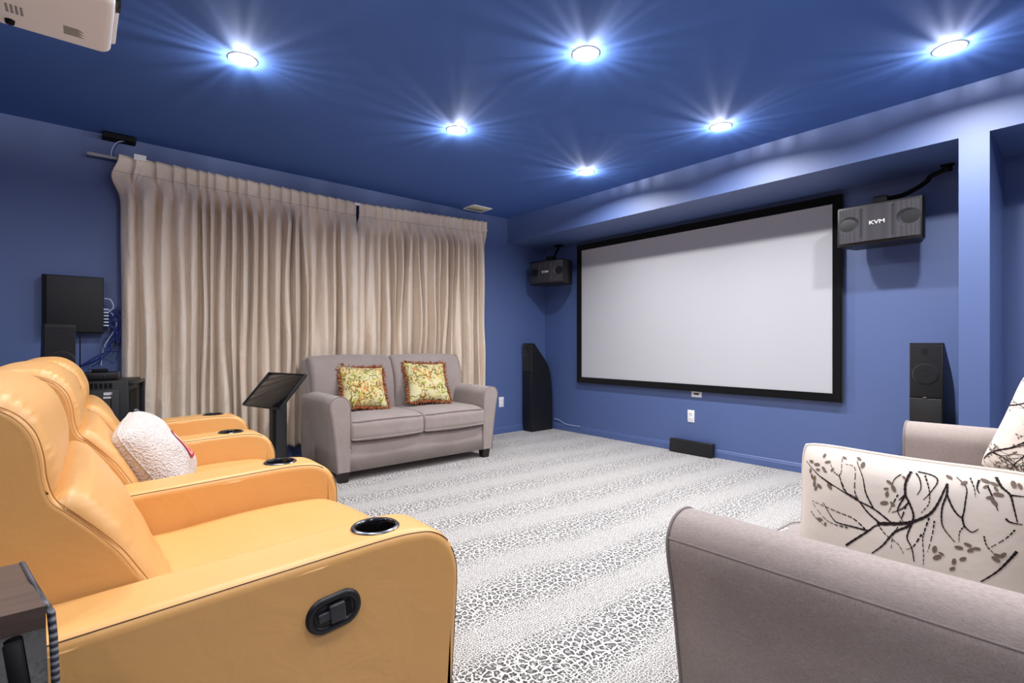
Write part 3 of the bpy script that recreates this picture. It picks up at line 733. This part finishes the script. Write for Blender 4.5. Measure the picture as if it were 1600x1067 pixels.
# white cushion in the middle recliner
def m_boucle():
    t = NT('white_boucle', (236,228,222), .95, .1, sheen=.3); v = t.coord()
    vo = t.n('TexVoronoi', Scale=150.0); t.put(vo.inputs['Vector'], v); t.bump(vo.outputs['Distance'], .8, .006)
    t.col(t.mix(t.noise(v, 90, 2), lin((196,184,177)), lin((224,217,213)))); return t.m
M_BOUCLE = m_boucle()
wp_ = empty('throw_pillow', (-2.17,.200,.630), 'white boucle cushion with red patch in the middle recliner', 'cushion', rot=face_rot((.22,.86,.55), radians(8)))
m = MB(); pillow_mesh(m, .36, .33, .18, 30, lump=.02, seed=6, pinch=.03, rc=.12); m.build('cover', M_BOUCLE, wp_)
m = MB(); m.tube([pillow_pt(.36,.33,.18,a,b,1,.03,rc=.12)+Vector((0,0,0)) for a,b in [(s_,1) for s_ in [-1+.1*k for k in range(20)]]+[(1,1-.1*k) for k in range(20)]+[(1-.1*k,-1) for k in range(20)]+[(-1,-1+.1*k) for k in range(20)]], .0028, 5, closed=True)
m.build('seam', M_BOUCLE, wp_)
def patch():
    m = MB(); N = 36
    def P(u,v): q = pillow_pt(.36,.33,.18,u,v,1,.03,rc=.12); q.z += .02*(1-u**4)*(1-v**4)*noise.noise(Vector((u*1.6+6,v*1.6,1)))+.0025; return q
    cu, cv = .05, -.05
    rings = [0,.08,.16,.24,.30,.335,.36]
    for ri in range(len(rings)-1):
        m.mi = 0 if rings[ri+1] > .31 else (1 if ri % 2 else 2)
        vs = [P(cu+rr*cos(2*pi*k/N), cv+rr*1.1*sin(2*pi*k/N)) for rr in (rings[ri],rings[ri+1]) for k in range(N)]
        m.vf(vs, [(k,(k+1)%N,N+(k+1)%N,N+k) for k in range(N)])
    return m.build('round_patch', [simple('red_thread',(178,24,48),.7), simple('pink_thread',(222,150,150),.8), simple('blush_thread',(205,90,80),.8)], wp_)
tag(patch(), 'round red embroidered patch')

# ------------------------------------------------------------- tower speakers
def tower(loc, label, w=.16, d=.40, h=1.035, split=.70, group='tower speakers', rz=0):
    r = empty('tower_speaker', loc, label, 'speaker', group, rz=rz)
    # side outline: flat front, curved back
    pr = [(0,.0),(d,.0),(d,.30),(d*.97,.50),(d*.86,.72),(d*.62,.85),(d*.34,.95),(.05,h-.004),(.04,h),(0,h)]
    pr = pr[:2]+[tuple(q) for q in spline(pr[2:8],5)]+pr[8:]
    MB().soft(pr, -w/2, w/2, .004, 'x', 0, 1, 2).build('cabinet', M_BLACK, r, auto=30)
    # grilles
    g = MB(); g.box((-w/2+.003,-.012,split+.004),(w/2-.003,.001,h-.012), .004); up = g.build('upper_grille', M_GRILLE2, r)
    g = MB(); g.box((-w/2+.003,-.010,.05),(w/2-.003,.001,split-.004), .003); g.build('lower_panel', M_BLACK, r)
    M = Matrix.Translation((0,-.0115,split+.145)) @ Matrix.Rotation(pi/2,4,'X')
    g = MB(); g.lathe([(.062,0),(.064,.002),(.058,.0035),(.030,.0015),(.012,.002),(.0,.004)], n=40, M=M); g.build('driver', M_GRILLE2, up)
    g = MB()
    for k in range(5): g.box((-.018,-.0135,h-.070+k*.008),(.012,-.0115,h-.067+k*.008))
    g.build('logo_bars', M_DARKMET, up, smooth=False)
    g = MB(); g.box((-.012,-.0135,split-.001),(.006,-.009,split+.006), .001); g.build('badge', M_CHROME, r, smooth=False)
    return r
tower((-.706,3.93,0), 'black tower speaker standing right of the screen by the blue pier', w=.162, d=.42)
tower((-4.402,4.0,0), 'black tower speaker in the far corner left of the screen', w=.15, d=.34)
tower((-3.68,-.081,0), 'black tower speaker behind the recliners beneath the black wall box', w=.133, d=.19, h=1.135, split=.78, rz=radians(108))

# ------------------------------------------------------------- wall speakers
def wall_speaker(loc, rz, label, tilt=0):
    r = empty('wall_speaker', loc, label, 'speaker', 'wall speakers beside the screen', rot=(radians(tilt),0,rz))
    w, h, d = .48, .27, .22
    # trapezoid cabinet, wider at the front
    pr = [(-w/2,-.0),(-w/2+.006,-.012),(w/2-.006,-.012),(w/2,0),(w/2,.05),(w/2-.05,d),(-w/2+.05,d),(-w/2,.05)]
    MB().soft(pr, -h/2, h/2, .006, 'z', 0, 2, 2).build('cabinet', M_BLACK, r, auto=30)
    # bowed grille with a scoop at each end
    def fn(a, b):
        x = (a*2-1)*(w/2-.014); z = (b*2-1)*(h/2-.018)
        y = -.014-.020*(1-(a*2-1)**2)
        for cx in (-.165,.165):
            q = ((x-cx)/.062)**2+((z-.008)/.052)**2
            if q < 1: y += .024*(1-q)**.7*(1 if cx < 0 else 1)
        for gx in (-.085,.085):
            if abs(x-gx) < .0045 and abs(z) < h/2-.035: y += .006
        return Vector((x,y,z))
    m = MB(); m.grid(fn, 97, 49)
    ed = [fn(0,t/20) for t in range(21)]+[fn(t/20,1) for t in range(21)]+[fn(1,1-t/20) for t in range(21)]+[fn(1-t/20,0) for t in range(21)]
    n = len(ed); m.vf(ed+[Vector((q.x,-.005,q.z)) for q in ed], [(k,(k+1)%n,n+(k+1)%n,n+k) for k in range(n)])
    gr = m.build('grille', M_GRILLE, r, auto=40)
    text_mesh('KVM', .036, .001, Matrix.Translation((0,-.036,.0)) @ Matrix.Rotation(pi/2,4,'X') @ Matrix.Scale(1.25,4,(1,0,0)), 'logo', M_CHROME2, gr)
    m = MB(); m.tube([(.0,.10,h/2-.005),(.0,.10,h/2+.03)], .016, 16); m.box((-.045,.06,h/2),(.045,.14,h/2+.008), .002); m.box((-.04,.03,h/2+.006),(.04,.13,h/2+.052), .006)
    m.build('mount', M_BLACKM, r)
    return r
M_CHROME2 = simple('logo_silver', (225,222,225), .3)
ws = wall_speaker((-.982,4.07,1.842), 0, 'black three-letter-logo wall speaker overlapping the screen top right')
m = MB(); m.tube(spline([(.0,.10,.175),(.10,.13,.185),(.18,.16,.225),(.225,.18,.262),(.245,.185,.29),(.33,.20,.325)],8), .015, 8)
m.tube([(.33,.20,.305),(.33,.20,.347)], .02, 12); m.box((.29,.17,.341),(.36,.23,.3475), .002)
m.build('mount_arm', M_BLACKM, ws)
wl = wall_speaker((-4.105,4.03,1.842), radians(8), 'black wall speaker hung in the far corner left of the screen')
m = MB(); m.tube([(0,.10,.175),(-.02,.16,.20),(-.03,.25,.30),(-.03,.27,.335)], .012, 8); m.box((-.08,.22,.335),(.02,.30,.3475), .002); m.build('mount_arm', M_BLACKM, wl)

# centre speaker on the floor
cs = empty('center_speaker', (-2.497,4.30,0), 'low flat black centre speaker on the carpet under the screen', 'speaker', rot=(radians(-6),0,0))
MB().box((-.215,0,.004),(.215,.055,.128), .004).build('cabinet', M_BLACK, cs)
MB().box((-.211,-.008,.008),(.211,.001,.124), .004).build('grille', M_GRILLE2, cs)

# ------------------------------------------------------------- outlets
def outlet(loc, rz, label, duplex=True, w=.07, h=.115):
    r = empty('wall_outlet', loc, label, 'outlet', 'white wall outlets', rz=rz)
    m = MB(); m.box((-w/2,-.006,-h/2),(w/2,-.0005,h/2), .0025); m.build('cover_plate', M_WHITEP, r, auto=40)
    if duplex:
        for s_ in (-1,1):
            m = MB(); m.box((-.017,-.0085,s_*.024-.014),(.017,-.0055,s_*.024+.014), .003); k = m.build('socket', M_WHITEP, r, auto=40)
            m = MB(); m.box((-.008,-.0088,s_*.024-.003),(-.005,-.0084,s_*.024+.007)); m.box((.005,-.0088,s_*.024-.003),(.008,-.0084,s_*.024+.006)); m.build('slot', M_BLACKM, k, smooth=False)
    else:
        m = MB(); m.box((-.025,-.0095,-.012),(.025,-.0055,.004), .002); m.build('port_insert', M_DARKMET, r, smooth=False)
    return r
outlet((-2.526,YW,.348), 0, 'white duplex outlet on the wall above the centre speaker')
outlet((XW,3.676,.361), radians(90), 'white outlet on the left wall between loveseat and far corner')
outlet((-2.47,YW,.565), 0, 'white port plate tucked under the screen bottom edge', False, .105, .07)

# ------------------------------------------------------------- projector
pj = empty('projector', (-2.31,-.075,2.15), 'white ceiling-hung projector cropped by the upper left photo corner', 'projector')
def rrect(x0,y0,x1,y1,r,n=6):
    out = []
    for cx,cy,a in ((x1-r,y1-r,0),(x0+r,y1-r,90),(x0+r,y0+r,180),(x1-r,y0+r,270)):
        for k in range(n+1): th = radians(a+90*k/n); out.append((cx+r*cos(th),cy+r*sin(th)))
    return out
b = MB(); b.soft(rrect(-.205,-.165,.205,.165,.035), 0, .13, .022, 'z', 0, 3, 4); body = b.build('body', simple('projector_white',(236,238,242),.4), pj)
b = MB(); b.box((-.20,.150,.045),(.10,.180,.118), .008); b.build('front_bezel', M_WHITEP, body)
M = Matrix.Translation((.09,.17,.075)) @ Matrix.Rotation(-pi/2,4,'X')
b = MB(); b.lathe([(.0,.004),(.030,.006),(.034,.012),(.042,.012),(.045,.0)], n=32, M=M); b.build('lens', M_GLOSSK, body)
b = MB()
for ix in range(4):
    for k in range(5): b.box((-.09+k*.012,-.115+ix*.012,-.0008),(-.083+k*.012,-.108+ix*.012,-.0001))
b.build('caution_print', M_PRINT, body, smooth=False); b = MB()
for k in range(9): b.box((-.125+k*.007,.03,-.0008),(-.122+k*.007,.085-.006*(k%3),-.0001))
b.build('label_print', M_PRINT, body, smooth=False)
for sx in (-.15,.15): b = MB(); b.lathe([(0,-.012),(.012,-.012),(.014,.002)], (sx,-.11,0), 20); b.build('foot', M_BLACKM, body)
b = MB(); b.tube([(0,0,.13),(0,0,.328)], .018, 16); b.lathe([(.055,.318),(.055,.3275)], n=32); b.box((-.09,-.09,.128),(.09,.09,.138), .002); b.build('ceiling_mount', M_WHITEP, pj)

# ------------------------------------------------------------- left wall: box, cables, rack
pb = empty('wall_box', (XW,-.035,1.29), 'square black metal box mounted on the blue wall at far left', 'equipment box')
MB().box((-4.494,-.187,1.102),(-4.415,.122,1.478), .003).build('housing', M_BLACKM, pb, off=pb.location)
MB().box((-4.415,-.165,1.106),(-4.409,.120,1.474), .002).build('door', simple('box_door',(22,22,26),.6), pb, off=pb.location)
m = MB()
for k in range(6): m.box((-4.46,.120,1.150+k*.022),(-4.43,.150,1.160+k*.022), .002)
m.build('cable_plug', M_CABLEW, pb, smooth=False, off=pb.location)
rnd = random.Random(4)
def wires(name, mt, starts, ends, mids, rad, label, n, seed):
    rr = random.Random(seed)
    for i in range(n):
        a = rr.choice(starts); b = rr.choice(ends); pts = [a]
        for q in mids: pts.append(tuple(q[j]+rr.uniform(-1,1)*q[3+j] for j in range(3)))
        pts.append(tuple(b[j]+rr.uniform(-.012,.012) for j in range(3)))
        o = MB().tube(spline(pts, 9), rad, 6).build(name, mt)
        tag(o, label, 'cable', 'cables between the wall box and the rack')
plugs = [(-4.445,.150,1.155+k*.022) for k in range(6)]
wires('cable', M_CABLEB, plugs, [(-4.43,.06,.862),(-4.42,.12,.862),(-4.44,-.02,.862)], [(-4.44,.20,1.10,.02,.03,.06),(-4.43,.17,1.03,.03,.05,.05),(-4.43,.12,.95,.02,.03,.02)], .0032, 'blue network cable hanging in the tangle under the wall box', 6, 1)
wires('cable', M_CABLEB, plugs, [(-4.45,.195,1.22),(-4.45,.19,1.12)], [(-4.44,.19,1.26,.02,.02,.05),(-4.43,.185,1.06,.02,.03,.03),(-4.44,.21,1.12,.02,.01,.05)], .003, 'blue network cable coiled beside the wall box', 5, 2)
wires('cable', M_CABLEW, [plugs[5]], [(-4.43,.115,.87)], [(-4.44,.19,1.16,.01,.01,.01),(-4.43,.135,1.0,.01,.01,.01)], .003, 'pale cable dropping to the small box on the rack', 1, 3)
o = MB().tube(spline([(-4.44,.125,1.34),(-4.43,.16,1.33),(-4.43,.175,1.28),(-4.44,.15,1.25)],8), .004, 6).build('cable', M_CABLEW)
tag(o, 'pale cable looping from the right side of the wall box', 'cable')
o = MB().tube([(-4.40,-.0,1.10),(-4.40,.0,.83)], .004, 6).build('antenna_rod', M_BLACKM); tag(o, 'thin upright black rod between tower speaker and rack', 'rod')

rk = empty('equipment_rack', (-4.06,.06,0), 'black wall-style network rack cabinet standing behind the recliners', 'equipment rack', rz=radians(-13))
# local: front faces +x
RH = .805
m = MB(); m.box((-.26,-.27,.0),(.13,.20,RH), .006); m.build('cabinet', simple('rack_black',(24,25,29),.5), rk)
m = MB(); m.box((.130,-.25,.06),(.142,.155,RH-.055), .002); dr = m.build('door', simple('rack_door',(40,42,47),.4), rk)
m = MB(); m.box((.1422,.115,.10),(.1435,.120,RH-.07)); m.build('door_edge', M_BLACKM, dr, smooth=False)
tg = MB(); tg.box((.1425,.082,RH-.085),(.1435,.122,RH-.068)); tg.box((.1425,.080,RH-.105),(.1435,.118,RH-.094)); tg.build('sticker', M_WHITEP, dr, smooth=False)
m = MB()
for k in range(16): m.box((.128,-.24+k*.023,RH-.045),(.1315,-.225+k*.023,RH-.015), .0)
m.build('vent_slots', M_BLACKM, rk, smooth=False)
m = MB(); m.box((-.12,.200,.10),(.10,.203,RH-.06)); m.build('side_opening', M_BLACKM, rk, smooth=False)
m = MB(); m.box((-.27,.20,.0),(-.25,.225,RH-.02), .002); m.box((-.27,.20,RH-.03),(.12,.225,RH-.012), .002); m.build('side_rail', simple('rail_black',(26,27,31),.45), rk)
MB().tube(spline([(-.02,.205,RH-.20),(-.06,.215,RH-.205),(-.09,.218,RH-.25),(-.09,.215,RH-.40)],8), .004, 6).build('loose_wire', M_CABLEW, rk)
dv = empty('media_box', (-4.10,.065,RH+.0), 'flat black media box lying on top of the network rack', 'electronics', rz=radians(-6))
MB().box((-.10,-.14,.004),(.12,.125,.047), .004).build('case', M_BLACK, dv)
for yy in (.06,-.05): MB().lathe([(0,.003),(.006,.003),(.007,0)], n=16, M=Matrix.Translation((.12,yy,.024)) @ Matrix.Rotation(pi/2,4,'Y')).build('knob', M_DARKMET, dv)
for yy in (-.1,.1):
    for xx in (-.07,.09): MB().lathe([(0,0),(.008,0),(.008,.005)], (xx,yy,0), 12).build('foot', M_BLACKM, dv)
sb = MB().box((-4.14,.055,RH+.048),(-4.06,.135,RH+.066), .003).build('adapter_box', M_BLACKM); tag(sb, 'tiny black adapter box sitting on the media box', 'electronics')

# ------------------------------------------------------------- lectern
lt = empty('lectern', (-3.83,1.05,0), 'black lectern with sloping glossy top between recliners and loveseat', 'lectern', rz=radians(16.2))
#local x = panel width direction, -y = downhill side
tp = empty  # noqa
M = Matrix.Translation((.0,.0,.700)) @ Matrix.Rotation(radians(48),4,'X')
m = MB(); m.box((-.225,-.145,-.006),(.225,.145,.006), .002, M=M); top = m.build('top_panel', M_GLOSSK, lt, auto=30)
m = MB()
for lo, hi in (((-.23,-.15),(.23,-.142)),((-.23,.142),(.23,.15)),((-.23,-.15),(-.222,.15)),((.222,-.15),(.23,.15))): m.box((*lo,-.010),(*hi,.010), .002, M=M)
m.build('edge_frame', M_BLACK, top)
MB().box((.0,-.04,.02),(.085,.045,.66), .004).build('post', simple('post_black',(30,28,30),.4), lt, auto=30)
MB().box((-.15,-.15,0),(.17,.15,.02), .004).build('foot_plate', M_BLACKM, lt, auto=30)

# ------------------------------------------------------------- side table at lower left
stb = empty('side_table', (-.77,-.25,0), 'black side table with dark top and ribbed edge in the lower left corner', 'side table')
def m_ribbed():
    t = NT('ribbed_edge', (52,52,60), .45, .5); s3 = t.n('SeparateXYZ'); t.put(s3.inputs[0], t.coord('Object'))
    h = t.math('SINE', t.math('MULTIPLY', s3.outputs[2], 900.)); k = t.math('MULTIPLY_ADD', h, .5, .5)
    t.col(t.mix(k, lin((26,26,32)), lin((96,96,108)))); t.bump(h, .6, .002); return t.m
def m_darkwood():
    t = NT('dark_brown_top', (74,62,58), .42, .5); v = t.coord(scale=(8,1.2,8))
    t.col(t.mix(t.noise(v, 14, 5, .6, .4), lin((50,38,32)), lin((104,82,68)))); return t.m
O = stb.location
m = MB(); m.vf([(x,y+dy,z) for z in (.745,.767) for x,y,dy in ((-.845,-.27,0),(-.690,-.27,0),(-.690,-.026,0),(-.845,-.056,0))], [(0,1,2,3),(4,5,6,7),(0,1,5,4),(1,2,6,5),(2,3,7,6),(3,0,4,7)]); m.build('table_top', m_darkwood(), stb, smooth=False, off=O)
m = MB(); m.tube([(-.845,-.053,.765),(-.775,-.041,.765),(-.715,-.029,.762),(-.700,-.0225,.755),(-.690,-.0205,.735),(-.688,-.016,.62),(-.688,-.006,.40),(-.688,.004,.01)], .0036, 8); m.build('edge_strip', m_ribbed(), stb, off=O)
gp = NT('gloss_black_panel', (8,8,9), .04, 1.0); gp.b.inputs['IOR'].default_value = 1.9
MB().vf([(x,y,z) for x in (-.845,-.690) for y,z in ((-.27,.0),(-.27,.745),(-.026 if x > -.7 else -.056,.745),(-.003 if x > -.7 else -.05,.0))], [(0,1,2,3),(4,5,6,7),(0,1,5,4),(1,2,6,5),(2,3,7,6),(3,0,4,7)]).build('gloss_panel', gp.m, stb, smooth=False, off=O)
m = MB(); m.tube([(-.685,-.050,.740),(-.685,-.044,.69),(-.684,-.030,.60),(-.684,-.024,.50),(-.684,-.02,.02)], .007, 8); m.build('tripod_reflection', M_BLACKM, stb, off=O)  # black tube standing for the tripod's reflection in the gloss panel

# ------------------------------------------------------------- little things
for k, (yy, zz) in enumerate(((3.44,2.305),(3.475,2.30))):
    o = MB().lathe([(0,.006),(.004,.006),(.006,0)], n=10, M=Matrix.Translation((XW,yy,zz)) @ Matrix.Rotation(pi/2,4,'Y')).build('wall_plug', M_WHITEP)
    tag(o, ('left' if k == 0 else 'right')+' of two tiny white wall plugs beside the curtain end', 'wall plug', 'wall plugs beside the curtain')
o = MB().tube(spline([(-4.32,4.36,.125),(-4.25,4.366,.12),(-4.18,4.366,.095),(-4.10,4.355,.083),(-3.9,4.358,.082)],8), .0025, 6).build('cable', M_CABLEW)
tag(o, 'thin pale cable running from far corner tower speaker along the baseboard', 'cable')
